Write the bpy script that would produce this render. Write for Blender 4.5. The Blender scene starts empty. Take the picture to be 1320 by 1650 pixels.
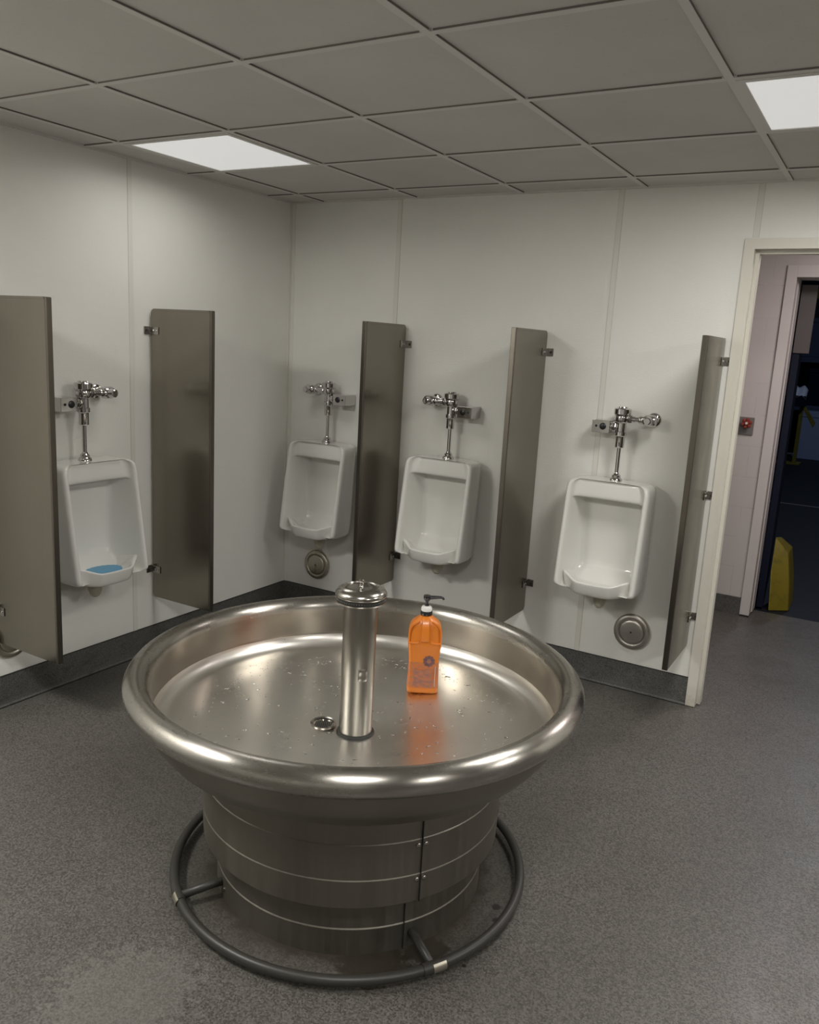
import bpy, bmesh, math, random
from mathutils import Vector, Matrix
random.seed(7)
S = bpy.context.scene
COL = S.collection
PI = math.pi

# ------------------------------------------------------------------ camera, world, exposure
cam_d = bpy.data.cameras.new('camera')
cam_d.sensor_fit = 'VERTICAL'
cam_d.sensor_height = 36.0
cam_d.lens = 36.0 * 1326.3 / 1650.0
cam_d.clip_start = 0.05
cam = bpy.data.objects.new('camera', cam_d)
COL.objects.link(cam)
RT = Vector((0.85922056, 0.50878487, 0.05364687))
DN = Vector((0.1478564, -0.14656463, -0.97808859))
FW = Vector((-0.48977395, 0.84832586, -0.20115844))
M = Matrix(((RT.x, -DN.x, -FW.x, 3.22128), (RT.y, -DN.y, -FW.y, -4.01736), (RT.z, -DN.z, -FW.z, 1.68096), (0, 0, 0, 1)))
cam.matrix_world = M
S.camera = cam
S.view_settings.view_transform = 'Standard'
S.view_settings.look = 'None'
S.view_settings.gamma = 1.0
S.view_settings.use_curve_mapping = False
S.view_settings.exposure = 0.0
S.cycles.max_bounces = 12
S.cycles.diffuse_bounces = 6
S.cycles.glossy_bounces = 6
S.cycles.sample_clamp_indirect = 4.0
w = bpy.data.worlds.new('world'); S.world = w
w.use_nodes = True
w.node_tree.nodes['Background'].inputs[0].default_value = (0.02, 0.024, 0.04, 1)
w.node_tree.nodes['Background'].inputs[1].default_value = 0.2
PANEL_W = 36.0        # watts of each ceiling panel
PANEL_COL = (1.0, 0.975, 0.925)
HALL_W = 21.0
HALL_COL = (1.0, 0.9, 0.88)
WARE_W = 75.0
H = 2.4407            # ceiling height

# ------------------------------------------------------------------ materials
def mat(name, col, rough=0.5, metal=0.0, spec=0.5, coat=0.0):
    m = bpy.data.materials.new(name); m.use_nodes = True
    b = m.node_tree.nodes['Principled BSDF']
    b.inputs['Base Color'].default_value = (*col, 1)
    b.inputs['Roughness'].default_value = rough
    b.inputs['Metallic'].default_value = metal
    b.inputs['Specular IOR Level'].default_value = spec
    b.inputs['Coat Weight'].default_value = coat
    b.inputs['Coat Roughness'].default_value = 0.05
    return m
class NT:
    def __init__(s, m):
        s.m = m; s.t = m.node_tree; s.b = s.t.nodes['Principled BSDF']
    def n(s, typ, **kw):
        x = s.t.nodes.new(typ)
        for k, v in kw.items():
            if k in x.inputs.keys(): x.inputs[k].default_value = v
            else: setattr(x, k, v)
        return x
    def l(s, a, b): s.t.links.new(a, b)
    def pos(s):
        return s.n('ShaderNodeNewGeometry').outputs['Position']
    def obj(s):
        return s.n('ShaderNodeTexCoord').outputs['Object']
    def mapping(s, v, scale=(1, 1, 1), loc=(0, 0, 0)):
        x = s.n('ShaderNodeMapping'); x.inputs['Scale'].default_value = scale; x.inputs['Location'].default_value = loc
        s.l(v, x.inputs['Vector']); return x.outputs[0]
    def noise(s, v, scale, detail=2, rough=0.5):
        x = s.n('ShaderNodeTexNoise'); x.inputs['Scale'].default_value = scale; x.inputs['Detail'].default_value = detail
        x.inputs['Roughness'].default_value = rough
        s.l(v, x.inputs['Vector']); return x.outputs['Fac']
    def ramp(s, f, stops):
        x = s.n('ShaderNodeValToRGB'); e = x.color_ramp.elements
        while len(e) < len(stops): e.new(0.5)
        for i, (p, c) in enumerate(stops):
            e[i].position = p; e[i].color = (c, c, c, 1) if not isinstance(c, tuple) else (*c, 1)
        s.l(f, x.inputs[0]); return x.outputs[0]
    def mix(s, f, a, b, mode='MIX'):
        x = s.n('ShaderNodeMix', data_type='RGBA', blend_type=mode)
        for inp, v in ((x.inputs[0], f), (x.inputs[6], a), (x.inputs[7], b)):
            if hasattr(v, 'links') or hasattr(v, 'is_linked'): s.l(v, inp)
            elif isinstance(v, tuple): inp.default_value = (*v, 1)
            else: inp.default_value = v
        return x.outputs[2]
    def math(s, op, a, b=0.0, clamp=False):
        x = s.n('ShaderNodeMath', operation=op); x.use_clamp = clamp
        for inp, v in ((x.inputs[0], a), (x.inputs[1], b)):
            if hasattr(v, 'is_linked'): s.l(v, inp)
            else: inp.default_value = v
        return x.outputs[0]
    def bump(s, h, strength=0.2, dist=0.01):
        x = s.n('ShaderNodeBump'); x.inputs['Strength'].default_value = strength; x.inputs['Distance'].default_value = dist
        s.l(h, x.inputs['Height']); s.l(x.outputs[0], s.b.inputs['Normal'])

def wall_mat():
    m = mat('pebbled_white_wall_panel', (0.74, 0.73, 0.68), 0.42, spec=0.35); t = NT(m); p = t.pos()
    big = t.noise(p, 1.7, 3); c = t.mix(t.ramp(big, [(0.3, 0.0), (0.7, 1.0)]), (0.735, 0.73, 0.69), (0.785, 0.78, 0.74))
    sp = t.noise(t.mapping(p, (1, 1, 0.6)), 5.0, 4, 0.7)
    c = t.mix(t.ramp(sp, [(0.66, 0.0), (0.8, 0.5)]), c, (0.66, 0.64, 0.58))
    t.l(c, t.b.inputs['Base Color'])
    t.bump(t.noise(p, 150, 2), 0.28, 0.004)
    return m
def floor_mat():
    m = mat('speckled_grey_floor', (0.2, 0.19, 0.18), 0.42, spec=0.4); t = NT(m); p = t.pos()
    vo = t.n('ShaderNodeTexVoronoi'); vo.inputs['Scale'].default_value = 230; t.l(p, vo.inputs['Vector'])
    sv = t.n('ShaderNodeSeparateColor'); t.l(vo.outputs['Color'], sv.inputs[0]); fine = sv.outputs[0]; mid = t.noise(p, 110, 2, 0.6); big = t.noise(p, 1.3, 3)
    c = t.mix(t.ramp(fine, [(0.1, 0.0), (0.9, 1.0)]), (0.062, 0.059, 0.053), (0.142, 0.135, 0.123))
    c = t.mix(t.ramp(mid, [(0.6, 0.0), (0.72, 0.4)]), c, (0.21, 0.2, 0.182))
    c = t.mix(t.ramp(mid, [(0.26, 0.5), (0.38, 0.0)]), c, (0.05, 0.046, 0.042))
    c = t.mix(t.ramp(big, [(0.35, 0.0), (0.7, 0.25)]), c, (0.5, 0.45, 0.42), 'MULTIPLY')
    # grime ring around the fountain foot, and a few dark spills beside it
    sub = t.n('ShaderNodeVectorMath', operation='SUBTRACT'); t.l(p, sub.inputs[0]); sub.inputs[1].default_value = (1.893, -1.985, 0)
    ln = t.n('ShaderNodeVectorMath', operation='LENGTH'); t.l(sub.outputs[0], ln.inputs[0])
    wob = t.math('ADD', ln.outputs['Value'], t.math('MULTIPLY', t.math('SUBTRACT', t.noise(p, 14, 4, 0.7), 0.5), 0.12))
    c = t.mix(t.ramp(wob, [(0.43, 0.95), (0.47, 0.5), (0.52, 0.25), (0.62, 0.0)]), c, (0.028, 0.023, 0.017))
    def spot(c, x, y, r, col, wobble=0.5, k=0.95):
        s2 = t.n('ShaderNodeVectorMath', operation='SUBTRACT'); t.l(p, s2.inputs[0]); s2.inputs[1].default_value = (x, y, 0)
        l2 = t.n('ShaderNodeVectorMath', operation='LENGTH'); t.l(s2.outputs[0], l2.inputs[0])
        d = t.math('DIVIDE', l2.outputs['Value'], r)
        d = t.math('ADD', d, t.math('MULTIPLY', t.math('SUBTRACT', t.noise(p, 30, 3, 0.7), 0.5), wobble))
        return t.mix(t.ramp(d, [(0.75, k), (1.0, 0.0)]), c, col)
    c = spot(c, 2.20, -2.32, 0.11, (0.024, 0.019, 0.013), 1.5, 0.9)
    c = spot(c, 2.30, -2.20, 0.07, (0.024, 0.019, 0.013), 1.5, 0.9)
    for x, y, r in ((2.392, -1.915, 0.016), (2.418, -1.97, 0.014), (2.42, -2.19, 0.008), (1.585, -2.22, 0.012), (1.60, -2.27, 0.015), (1.56, -2.17, 0.009)):
        c = spot(c, x, y, r, (0.02, 0.017, 0.014), 0.6)
    c = spot(c, 1.74, -2.78, 0.2, (0.25, 0.24, 0.22), 2.6, 0.22)
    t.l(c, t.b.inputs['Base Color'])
    t.l(t.ramp(t.noise(p, 6, 3), [(0.3, 0.34), (0.7, 0.5)]), t.b.inputs['Roughness'])
    return m
def base_mat():
    m = mat('dark_speckled_cove_base', (0.1, 0.1, 0.1), 0.55, spec=0.3); t = NT(m); p = t.pos()
    fine = t.noise(p, 300, 2, 0.7)
    c = t.mix(t.ramp(fine, [(0.35, 0.0), (0.68, 1.0)]), (0.045, 0.044, 0.042), (0.16, 0.155, 0.145))
    sc = t.noise(t.mapping(p, (1, 1, 2.5)), 9, 4, 0.7)
    c = t.mix(t.ramp(sc, [(0.55, 0.0), (0.75, 0.7)]), c, (0.035, 0.033, 0.03))
    t.l(c, t.b.inputs['Base Color']); t.bump(fine, 0.12, 0.002)
    return m
def ceil_mat():
    m = mat('grey_white_ceiling_tile', (0.60, 0.585, 0.55), 0.9, spec=0.1); t = NT(m); p = t.pos()
    c = t.mix(t.ramp(t.noise(p, 2.2, 4, 0.6), [(0.3, 0.0), (0.7, 1.0)]), (0.56, 0.55, 0.52), (0.615, 0.605, 0.575))
    c = t.mix(t.ramp(t.noise(p, 90, 2), [(0.62, 0.0), (0.75, 0.25)]), c, (0.42, 0.41, 0.38))
    t.l(c, t.b.inputs['Base Color']); t.bump(t.noise(p, 220, 2), 0.1, 0.002)
    return m
def steel_mat(name, col, rough, aniso, tangent, brush, kb=0.1, kt=0.1, kc=0.3):
    # tangent: 'flat' = horizontal on upright sheets, 'spun' = around the part's own upright axis
    m = mat(name, col, rough, 1.0); t = NT(m); o = t.obj(); p = t.pos()
    t.b.inputs['Anisotropic'].default_value = aniso
    if tangent == 'flat':
        v = t.n('ShaderNodeCombineXYZ'); v.inputs[0].default_value = 1; v.inputs[1].default_value = 0.999
        t.l(v.outputs[0], t.b.inputs['Tangent'])
    elif tangent == 'spun':
        v = t.n('ShaderNodeTangent', direction_type='RADIAL', axis='Z'); t.l(v.outputs[0], t.b.inputs['Tangent'])
        t.b.inputs['Anisotropic Rotation'].default_value = 0.25
    sm = t.noise(t.mapping(p, brush), 1.0, 4, 0.6)
    blot = t.noise(p, 5.5, 4, 0.65)
    r = t.math('ADD', t.math('MULTIPLY', t.math('SUBTRACT', sm, 0.5), kb), rough)
    r = t.math('ADD', r, t.math('MULTIPLY', t.math('SUBTRACT', blot, 0.5), kt), True)
    t.l(r, t.b.inputs['Roughness'])
    k = t.ramp(sm, [(0.3, 1 - kb * 0.6), (0.7, 1.0)])
    c = t.mix(1.0, tuple(col), k, 'MULTIPLY')
    c2 = t.mix(t.ramp(blot, [(0.35, 0.0), (0.75, kc)]), c, tuple(x * 0.8 for x in col))
    t.l(c2, t.b.inputs['Base Color'])
    return m
M_WALL = wall_mat(); M_FLOOR = floor_mat(); M_BASE = base_mat(); M_CEIL = ceil_mat()
M_TEE = mat('ceiling_grid_paint', (0.66, 0.645, 0.615), 0.6, spec=0.3)
M_GAPSHADE = mat('tile_gap_shade', (0.19, 0.165, 0.15), 0.9, spec=0.1)
M_STRIP = mat('wall_joint_strip', (0.70, 0.69, 0.635), 0.4, spec=0.35)
M_JOINT = mat('grey_joint_caulk', (0.5, 0.485, 0.445), 0.6)
M_PART = steel_mat('brushed_partition_steel', (0.29, 0.266, 0.224), 0.21, 0.65, 'flat', (60, 60, 1.5), 0.06, 0.1)
M_PEDGE = mat('partition_edge_steel', (0.19, 0.172, 0.145), 0.3, 1.0)
M_BOWL = steel_mat('worn_bowl_floor_steel_lit', (0.78, 0.755, 0.705), 0.31, 0.35, 'spun', (9, 9, 60), 0.06, 0.2, 0.2)  # wear is in the roughness; colour lightened for the light it gathers
M_BWALL = steel_mat('spun_bowl_wall_steel_shaded', (0.37, 0.335, 0.29), 0.2, 0.5, 'spun', (9, 9, 60), 0.05, 0.06, 0.1)  # same steel as the bowl floor, colour darkened for dark reflections
M_SKIRT = steel_mat('dull_bowl_underside_steel_shaded', (0.27, 0.255, 0.22), 0.45, 0.2, 'spun', (20, 20, 20), 0.1, 0.14)  # same steel again, shade under the bowl put into its colour
M_RIM = steel_mat('rolled_rim_steel_shaded', (0.42, 0.40, 0.365), 0.27, 0.75, 'spun', (9, 9, 60), 0.08, 0.14)  # same steel, colour lowered to carry the rim's darker reflections
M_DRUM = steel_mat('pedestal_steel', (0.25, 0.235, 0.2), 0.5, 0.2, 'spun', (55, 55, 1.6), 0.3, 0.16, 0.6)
M_COLM = steel_mat('column_steel', (0.34, 0.325, 0.295), 0.32, 0.4, 'flat', (50, 50, 3), 0.08, 0.1)
M_CHROME = mat('chrome', (0.62, 0.61, 0.6), 0.07, 1.0)
M_CHROME2 = mat('dull_chrome', (0.4, 0.38, 0.35), 0.22, 1.0)
M_TARN = mat('tarnished_steel', (0.42, 0.40, 0.35), 0.4, 1.0)
def tarn():
    t = NT(M_TARN); p = t.pos()
    c = t.mix(t.ramp(t.noise(p, 22, 4, 0.7), [(0.55, 0.0), (0.72, 0.7)]), (0.52, 0.49, 0.41), (0.2, 0.15, 0.08)); t.l(c, t.b.inputs['Base Color'])
tarn()
M_COVER = mat('satin_cover_steel', (0.5, 0.47, 0.43), 0.42, 1.0)
M_PORC = mat('white_porcelain', (0.76, 0.755, 0.72), 0.12, spec=0.5, coat=0.5)
M_NUB = mat('yellowed_porcelain', (0.5, 0.47, 0.37), 0.4)
M_BLACK = mat('black_plastic', (0.012, 0.012, 0.013), 0.3)
M_RUB = mat('black_rubber', (0.02, 0.02, 0.018), 0.5)
M_RAIL = mat('dark_worn_rail', (0.034, 0.032, 0.028), 0.42)
M_WHITE = mat('white_plastic', (0.7, 0.7, 0.68), 0.35)
M_CREAM = mat('cream_frame_paint', (0.68, 0.655, 0.565), 0.4)
def cream():
    t = NT(M_CREAM); p = t.pos()
    c = t.mix(t.ramp(t.noise(t.mapping(p, (30, 30, 2.5)), 1, 4, 0.7), [(0.55, 0.0), (0.85, 0.3)]), (0.66, 0.64, 0.565), (0.5, 0.46, 0.37))
    low = t.n('ShaderNodeSeparateXYZ'); t.l(p, low.inputs[0])
    dirt = t.math('MULTIPLY', t.ramp(low.outputs[2], [(0.0, 0.7), (0.12, 0.0)]), t.noise(p, 40, 3, 0.7))
    c = t.mix(dirt, c, (0.16, 0.13, 0.09)); t.l(c, t.b.inputs['Base Color'])
cream()
def block_mat():
    m = mat('painted_block_wall', (0.55, 0.51, 0.49), 0.55); t = NT(m); p = t.pos()
    sep = t.n('ShaderNodeSeparateXYZ'); t.l(p, sep.inputs[0])
    v = t.n('ShaderNodeCombineXYZ'); t.l(sep.outputs[0], v.inputs[0]); t.l(t.math('ADD', sep.outputs[2], 0.077), v.inputs[1])
    br = t.n('ShaderNodeTexBrick'); t.l(v.outputs[0], br.inputs['Vector'])
    br.inputs['Scale'].default_value = 1.0; br.inputs['Mortar Size'].default_value = 0.0035; br.inputs['Brick Width'].default_value = 0.406
    br.inputs['Row Height'].default_value = 0.203; br.inputs['Mortar Smooth'].default_value = 0.3
    br.inputs['Color1'].default_value = (0.56, 0.52, 0.5, 1); br.inputs['Color2'].default_value = (0.54, 0.50, 0.485, 1)
    br.inputs['Mortar'].default_value = (0.42, 0.39, 0.378, 1)
    k = t.ramp(t.noise(p, 7, 2), [(0.4, 0.0), (0.7, 0.9)])
    t.l(t.mix(k, (0.55, 0.51, 0.492), br.outputs['Color']), t.b.inputs['Base Color'])
    return m
M_BLOCK = block_mat()
M_HFRAME = mat('pinkish_white_frame_paint', (0.60, 0.56, 0.545), 0.45)
M_NAVY = mat('dark_navy_paint', (0.005, 0.007, 0.02), 0.55, spec=0.2)
M_DARKB = mat('slate_blue_paint', (0.05, 0.07, 0.12), 0.5)
M_PALEB = mat('pale_blue_sheet', (0.3, 0.36, 0.5), 0.5)
M_GREYP = mat('grey_brown_panel', (0.17, 0.155, 0.15), 0.5)
M_YEL = mat('yellow_safety_paint', (0.42, 0.33, 0.02), 0.5)
def yel():
    t = NT(M_YEL); p = t.pos()
    c = t.mix(t.ramp(t.noise(p, 14, 4, 0.7), [(0.5, 0.0), (0.7, 0.6)]), (0.2, 0.16, 0.012), (0.1, 0.08, 0.012)); t.l(c, t.b.inputs['Base Color'])
yel()
M_WFLOOR = mat('dark_warehouse_floor', (0.014, 0.016, 0.021), 0.6, spec=0.25)
M_DPANEL = mat('dark_grey_brown_panel', (0.085, 0.075, 0.073), 0.5)
M_REDP = mat('dark_red_paint', (0.24, 0.035, 0.02), 0.45)
M_PAPER = mat('white_paper', (0.7, 0.72, 0.78), 0.7)
M_BLUE = mat('blue_rubber_mat', (0.13, 0.36, 0.56), 0.5)
def orange():
    m = mat('orange_plastic', (0.62, 0.175, 0.008), 0.36, coat=0.15)
    b = m.node_tree.nodes['Principled BSDF']
    b.inputs['Subsurface Weight'].default_value = 0.15
    b.inputs['Subsurface Radius'].default_value = (0.02, 0.006, 0.002)
    b.inputs['Subsurface Scale'].default_value = 0.3
    return m
M_ORANGE = orange()
M_LABEL = mat('faded_bottle_label', (0.55, 0.17, 0.06), 0.3, coat=0.3)
def label(m, a, b):
    t = NT(m); o = t.obj()
    n = t.noise(t.mapping(o, (55, 55, 90)), 1.0, 4, 0.75)
    c = t.mix(t.ramp(n, [(0.42, 0.0), (0.62, 1.0)]), a, b)
    t.l(c, t.b.inputs['Base Color'])
M_INK = mat('dark_mauve_label_ink', (0.12, 0.06, 0.09), 0.35)
M_FADE = mat('faded_mauve_print', (0.3, 0.12, 0.08), 0.35)
M_INK2 = mat('pale_label_print', (0.5, 0.33, 0.28), 0.35)
label(M_LABEL, (0.52, 0.14, 0.02), (0.34, 0.15, 0.09)); label(M_FADE, (0.42, 0.14, 0.06), (0.2, 0.11, 0.1)); label(M_INK, (0.2, 0.08, 0.07), (0.08, 0.05, 0.07))
M_WATER = mat('water', (0.95, 0.97, 1.0), 0.03); M_WATER.node_tree.nodes['Principled BSDF'].inputs['Transmission Weight'].default_value = 1.0
M_WATER.node_tree.nodes['Principled BSDF'].inputs['IOR'].default_value = 1.33
M_LENS = mat('lit_panel_diffuser', (0.8, 0.8, 0.8), 0.6)
M_LENS.node_tree.nodes['Principled BSDF'].inputs['Emission Color'].default_value = (1, 0.995, 0.98, 1)
M_LENS.node_tree.nodes['Principled BSDF'].inputs['Emission Strength'].default_value = 0.46
M_LFRAME = mat('light_frame_paint', (0.62, 0.61, 0.58), 0.5)

# ------------------------------------------------------------------ mesh helpers
def tag(o, label=None, cat=None, group=None, kind=None):
    if label: o['label'] = label
    if cat: o['category'] = cat
    if group: o['group'] = group
    if kind: o['kind'] = kind
    return o
def empty(name, loc, rz=0.0):
    o = bpy.data.objects.new(name, None); COL.objects.link(o)
    o.location = loc; o.rotation_euler = (0, 0, rz); o.empty_display_size = 0.1
    return o
def make(name, bm, mats, parent=None, smooth=True, angle=40, bevel=0.0, seg=2, subsurf=0):
    bmesh.ops.recalc_face_normals(bm, faces=bm.faces)
    me = bpy.data.meshes.new(name); bm.to_mesh(me); bm.free()
    if not isinstance(mats, (list, tuple)): mats = [mats]
    for m in mats: me.materials.append(m)
    o = bpy.data.objects.new(name, me); COL.objects.link(o)
    if smooth:
        for p in me.polygons: p.use_smooth = True
        if angle < 180 and not subsurf: me.set_sharp_from_angle(angle=math.radians(angle))
    if bevel > 0:
        b = o.modifiers.new('bevel', 'BEVEL'); b.width = bevel; b.segments = seg; b.limit_method = 'ANGLE'; b.angle_limit = math.radians(35)
        b.harden_normals = True
    if subsurf:
        s = o.modifiers.new('subsurf', 'SUBSURF'); s.levels = subsurf; s.render_levels = subsurf
    if parent: o.parent = parent
    return o
def box(bm, lo, hi, mi=0):
    v = [bm.verts.new((x, y, z)) for x in (lo[0], hi[0]) for y in (lo[1], hi[1]) for z in (lo[2], hi[2])]
    for f in ((0, 1, 3, 2), (4, 6, 7, 5), (0, 4, 5, 1), (2, 3, 7, 6), (0, 2, 6, 4), (1, 5, 7, 3)):
        fc = bm.faces.new([v[i] for i in f]); fc.material_index = mi
    return v
def boxo(name, lo, hi, m, parent=None, bevel=0.0, **k):
    bm = bmesh.new(); box(bm, lo, hi); return make(name, bm, m, parent, smooth=bevel > 0, bevel=bevel, **k)
def frame_of(d):
    d = Vector(d).normalized(); a = Vector((0, 0, 1)) if abs(d.z) < 0.9 else Vector((1, 0, 0))
    u = d.cross(a).normalized(); return d, u, d.cross(u)
def lathe(bm, prof, n=48, org=(0, 0, 0), axis=(0, 0, 1), mi=0, cap=True):
    d, u, v = frame_of(axis); o = Vector(org); rings = []
    for r, h in prof:
        if r < 1e-6: rings.append([bm.verts.new(o + d * h)])
        else: rings.append([bm.verts.new(o + d * h + (u * math.cos(2 * PI * k / n) + v * math.sin(2 * PI * k / n)) * r) for k in range(n)])
    for si, (a, b) in enumerate(zip(rings, rings[1:])):
        for k in range(n):
            k2 = (k + 1) % n
            if len(a) == 1 and len(b) == 1: continue
            if len(a) == 1: f = bm.faces.new((a[0], b[k], b[k2]))
            elif len(b) == 1: f = bm.faces.new((a[k], b[0], a[k2]))
            else: f = bm.faces.new((a[k], b[k], b[k2], a[k2]))
            f.material_index = mi[si] if isinstance(mi, list) else mi
    if cap:
        for r in (rings[0], rings[-1]):
            if len(r) > 1:
                f = bm.faces.new(r); f.material_index = mi
def tube(bm, pts, rad, n=14, mi=0, closed=False):
    pts = [Vector(p) for p in pts]; rings = []; N = len(pts)
    rads = rad if isinstance(rad, (list, tuple)) else [rad] * N
    pu = None
    for i, p in enumerate(pts):
        if closed: d = pts[(i + 1) % N] - pts[i - 1]
        else: d = pts[min(i + 1, N - 1)] - pts[max(i - 1, 0)]
        d.normalize()
        if pu is None: _, u, _ = frame_of(d)
        else: u = (pu - d * pu.dot(d)).normalized()
        pu = u; v = d.cross(u)
        rings.append([bm.verts.new(p + (u * math.cos(2 * PI * k / n) + v * math.sin(2 * PI * k / n)) * rads[i]) for k in range(n)])
    pairs = list(zip(rings, rings[1:])) + ([(rings[-1], rings[0])] if closed else [])
    for a, b in pairs:
        for k in range(n):
            f = bm.faces.new((a[k], a[(k + 1) % n], b[(k + 1) % n], b[k])); f.material_index = mi
    if not closed:
        for r in (rings[0], rings[-1]): bm.faces.new(r).material_index = mi
def prism(bm, pts2, lo, hi, ax, mi=0):
    # polygon pts2 in the two axes other than ax, extruded along ax
    def P(a, b, c):
        return {0: (c, a, b), 1: (a, c, b), 2: (a, b, c)}[ax]
    A = [bm.verts.new(P(a, b, lo)) for a, b in pts2]; B = [bm.verts.new(P(a, b, hi)) for a, b in pts2]
    n = len(A)
    for f in ([A, B] + [[A[i], A[(i + 1) % n], B[(i + 1) % n], B[i]] for i in range(n)]):
        bm.faces.new(f).material_index = mi
def copy_tree(o, parent=None):
    c = o.copy(); COL.objects.link(c); c.parent = parent
    for ch in list(o.children): copy_tree(ch, c)
    return c
def struct(o): o['kind'] = 'structure'; return o

# ------------------------------------------------------------------ the room
XR, YF = 5.75, -6.6           # right wall, wall behind the camera
DX0, DX1, DZ = 2.585, 3.55, 2.165
struct(boxo('floor', (-0.15, YF - 0.1, -0.1), (XR + 0.1, 1.93, 0), M_FLOOR))
struct(boxo('wall_left', (-0.12, YF - 0.12, 0), (0, 0.12, H + 0.06), M_WALL))
bm = bmesh.new()
box(bm, (0, 0, 0), (DX0 - 0.02, 0.12, H + 0.06)); box(bm, (DX1 + 0.02, 0, 0), (XR, 0.12, H + 0.06)); box(bm, (DX0 - 0.02, 0, DZ + 0.02), (DX1 + 0.02, 0.12, H + 0.06))
struct(make('wall_back', bm, M_WALL, smooth=False))
struct(boxo('wall_right', (XR, YF - 0.12, 0), (XR + 0.12, 0.12, H + 0.06), M_GREYP))
struct(boxo('wall_front', (0, YF - 0.12, 0), (XR, YF, H + 0.06), M_WALL))

# suspended ceiling: lay-in tiles in a painted grid
X0, TX, Y0, TY = 0.2247, 0.6166, -0.2391, 0.6096
bm = bmesh.new()
box(bm, (-0.1, YF - 0.1, H + 0.006), (XR + 0.1, 0.1, H + 0.03), 0)
HW = 0.0115
def tee(lo, hi):
    box(bm, lo, hi, 1)
def sides(a, b, horizontal):
    # gap shade painted as thin dark strips either side of a tee
    g = 0.0011
    if horizontal:
        y, x0, x1 = a, b[0], b[1]
        for s in (-1, 1): box(bm, (x0, y + s * HW - (g if s < 0 else 0), H + 0.0012), (x1, y + s * HW + (g if s > 0 else 0), H + 0.0065), 2)
    else:
        x, y0, y1 = a, b[0], b[1]
        for s in (-1, 1): box(bm, (x + s * HW - (g if s < 0 else 0), y0, H + 0.0012), (x + s * HW + (g if s > 0 else 0), y1, H + 0.0065), 2)
xs = [X0 + TX * i for i in range(0, 9)]
ys = [Y0 - TY * j for j in range(0, 11)]
for i, x in enumerate(xs): tee((x - HW, YF, H), (x + HW, 0, H + 0.007))
cuts = [0] + xs + [XR]
for y in ys:
    for a, b in zip(cuts, cuts[1:]): tee((a + HW, y - HW, H), (b - HW, y + HW, H + 0.007))
ycuts = [0] + ys + [YF]
for x in xs:
    for a, b in zip(ycuts, ycuts[1:]): sides(x, (b + 0.02, a - 0.02), False)
for y in ys:
    for a, b in zip(cuts, cuts[1:]): sides(y, (a + 0.02, b - 0.02), True)
# wall angle
box(bm, (0, -0.02, H - 0.001), (XR, 0, H + 0.007), 1); box(bm, (0, YF, H - 0.001), (0.02, -0.02, H + 0.007), 1)
struct(make('ceiling', bm, [M_CEIL, M_TEE, M_GAPSHADE], smooth=False))

# joint strips of the wall panels
def strip(name, lo, hi): struct(boxo(name, lo, hi, M_STRIP, bevel=0.0012))
BH = 0.143
def edged(bm, lo, hi, ax):
    box(bm, lo, hi)
    for q in (lo[ax], hi[ax]):
        a = list(lo); b = list(hi); a[ax] = q - 0.0016; b[ax] = q + 0.0016
        k = 1 if ax == 0 else 0
        if ax == 0: a[1] = -0.0008
        else: b[0] = 0.0008
        box(bm, a, b, 1)
def vstrip(n, x): 
    bm = bmesh.new(); edged(bm, (x - 0.012, -0.0022, BH), (x + 0.012, 0, H), 0)
    struct(make('trim_%d' % n, bm, [M_STRIP, M_JOINT], smooth=False))
vstrip(1, 0.74); vstrip(2, 1.962)
boxz = bmesh.new(); edged(boxz, (2.568, -0.0022, 2.215), (2.592, 0, H), 0); struct(make('trim_3', boxz, [M_STRIP, M_JOINT], smooth=False))
boxz = bmesh.new(); edged(boxz, (0, -1.221, BH), (0.0022, -1.197, H), 1); struct(make('trim_4', boxz, [M_STRIP, M_JOINT], smooth=False))
boxz = bmesh.new(); edged(boxz, (0, -2.44, BH), (0.0022, -2.416, H), 1); struct(make('trim_5', boxz, [M_STRIP, M_JOINT], smooth=False))
boxz = bmesh.new(); prism(boxz, [(0, 0), (0.024, 0), (0.024, -0.003), (0.003, -0.006), (0.003, -0.024), (0, -0.024)], BH, H, 2); struct(make('trim_6', boxz, M_STRIP, smooth=False))

# dark cove base, with a caulk line where it meets the floor
def cove(name, axis, a, b):
    bm = bmesh.new()
    prof = [(0.0005, 0), (0.012, 0), (0.0125, 0.004), (0.0075, 0.012), (0.0055, 0.03), (0.005, BH - 0.004), (0.0035, BH), (0.0005, BH)]
    if axis == 'x': prism(bm, [(-p, z) for p, z in prof], a, b, 0)
    else: prism(bm, [(p, z) for p, z in prof], a, b, 1)
    # black bead
    if axis == 'x':
        box(bm, (a, -0.017, 0), (b, -0.010, 0.0035), 1); box(bm, (a, -0.0062, BH - 0.001), (b, -0.0005, BH + 0.0025), 1)
    else:
        box(bm, (0.010, a, 0), (0.017, b, 0.0035), 1); box(bm, (0.0005, a, BH - 0.001), (0.0062, b, BH + 0.0025), 1)
    return struct(make(name, bm, [M_BASE, M_RUB], smooth=False))
cove('baseboard_back', 'x', 0.0, 2.538)
cove('baseboard_left', 'y', YF, 0.0)

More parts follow.
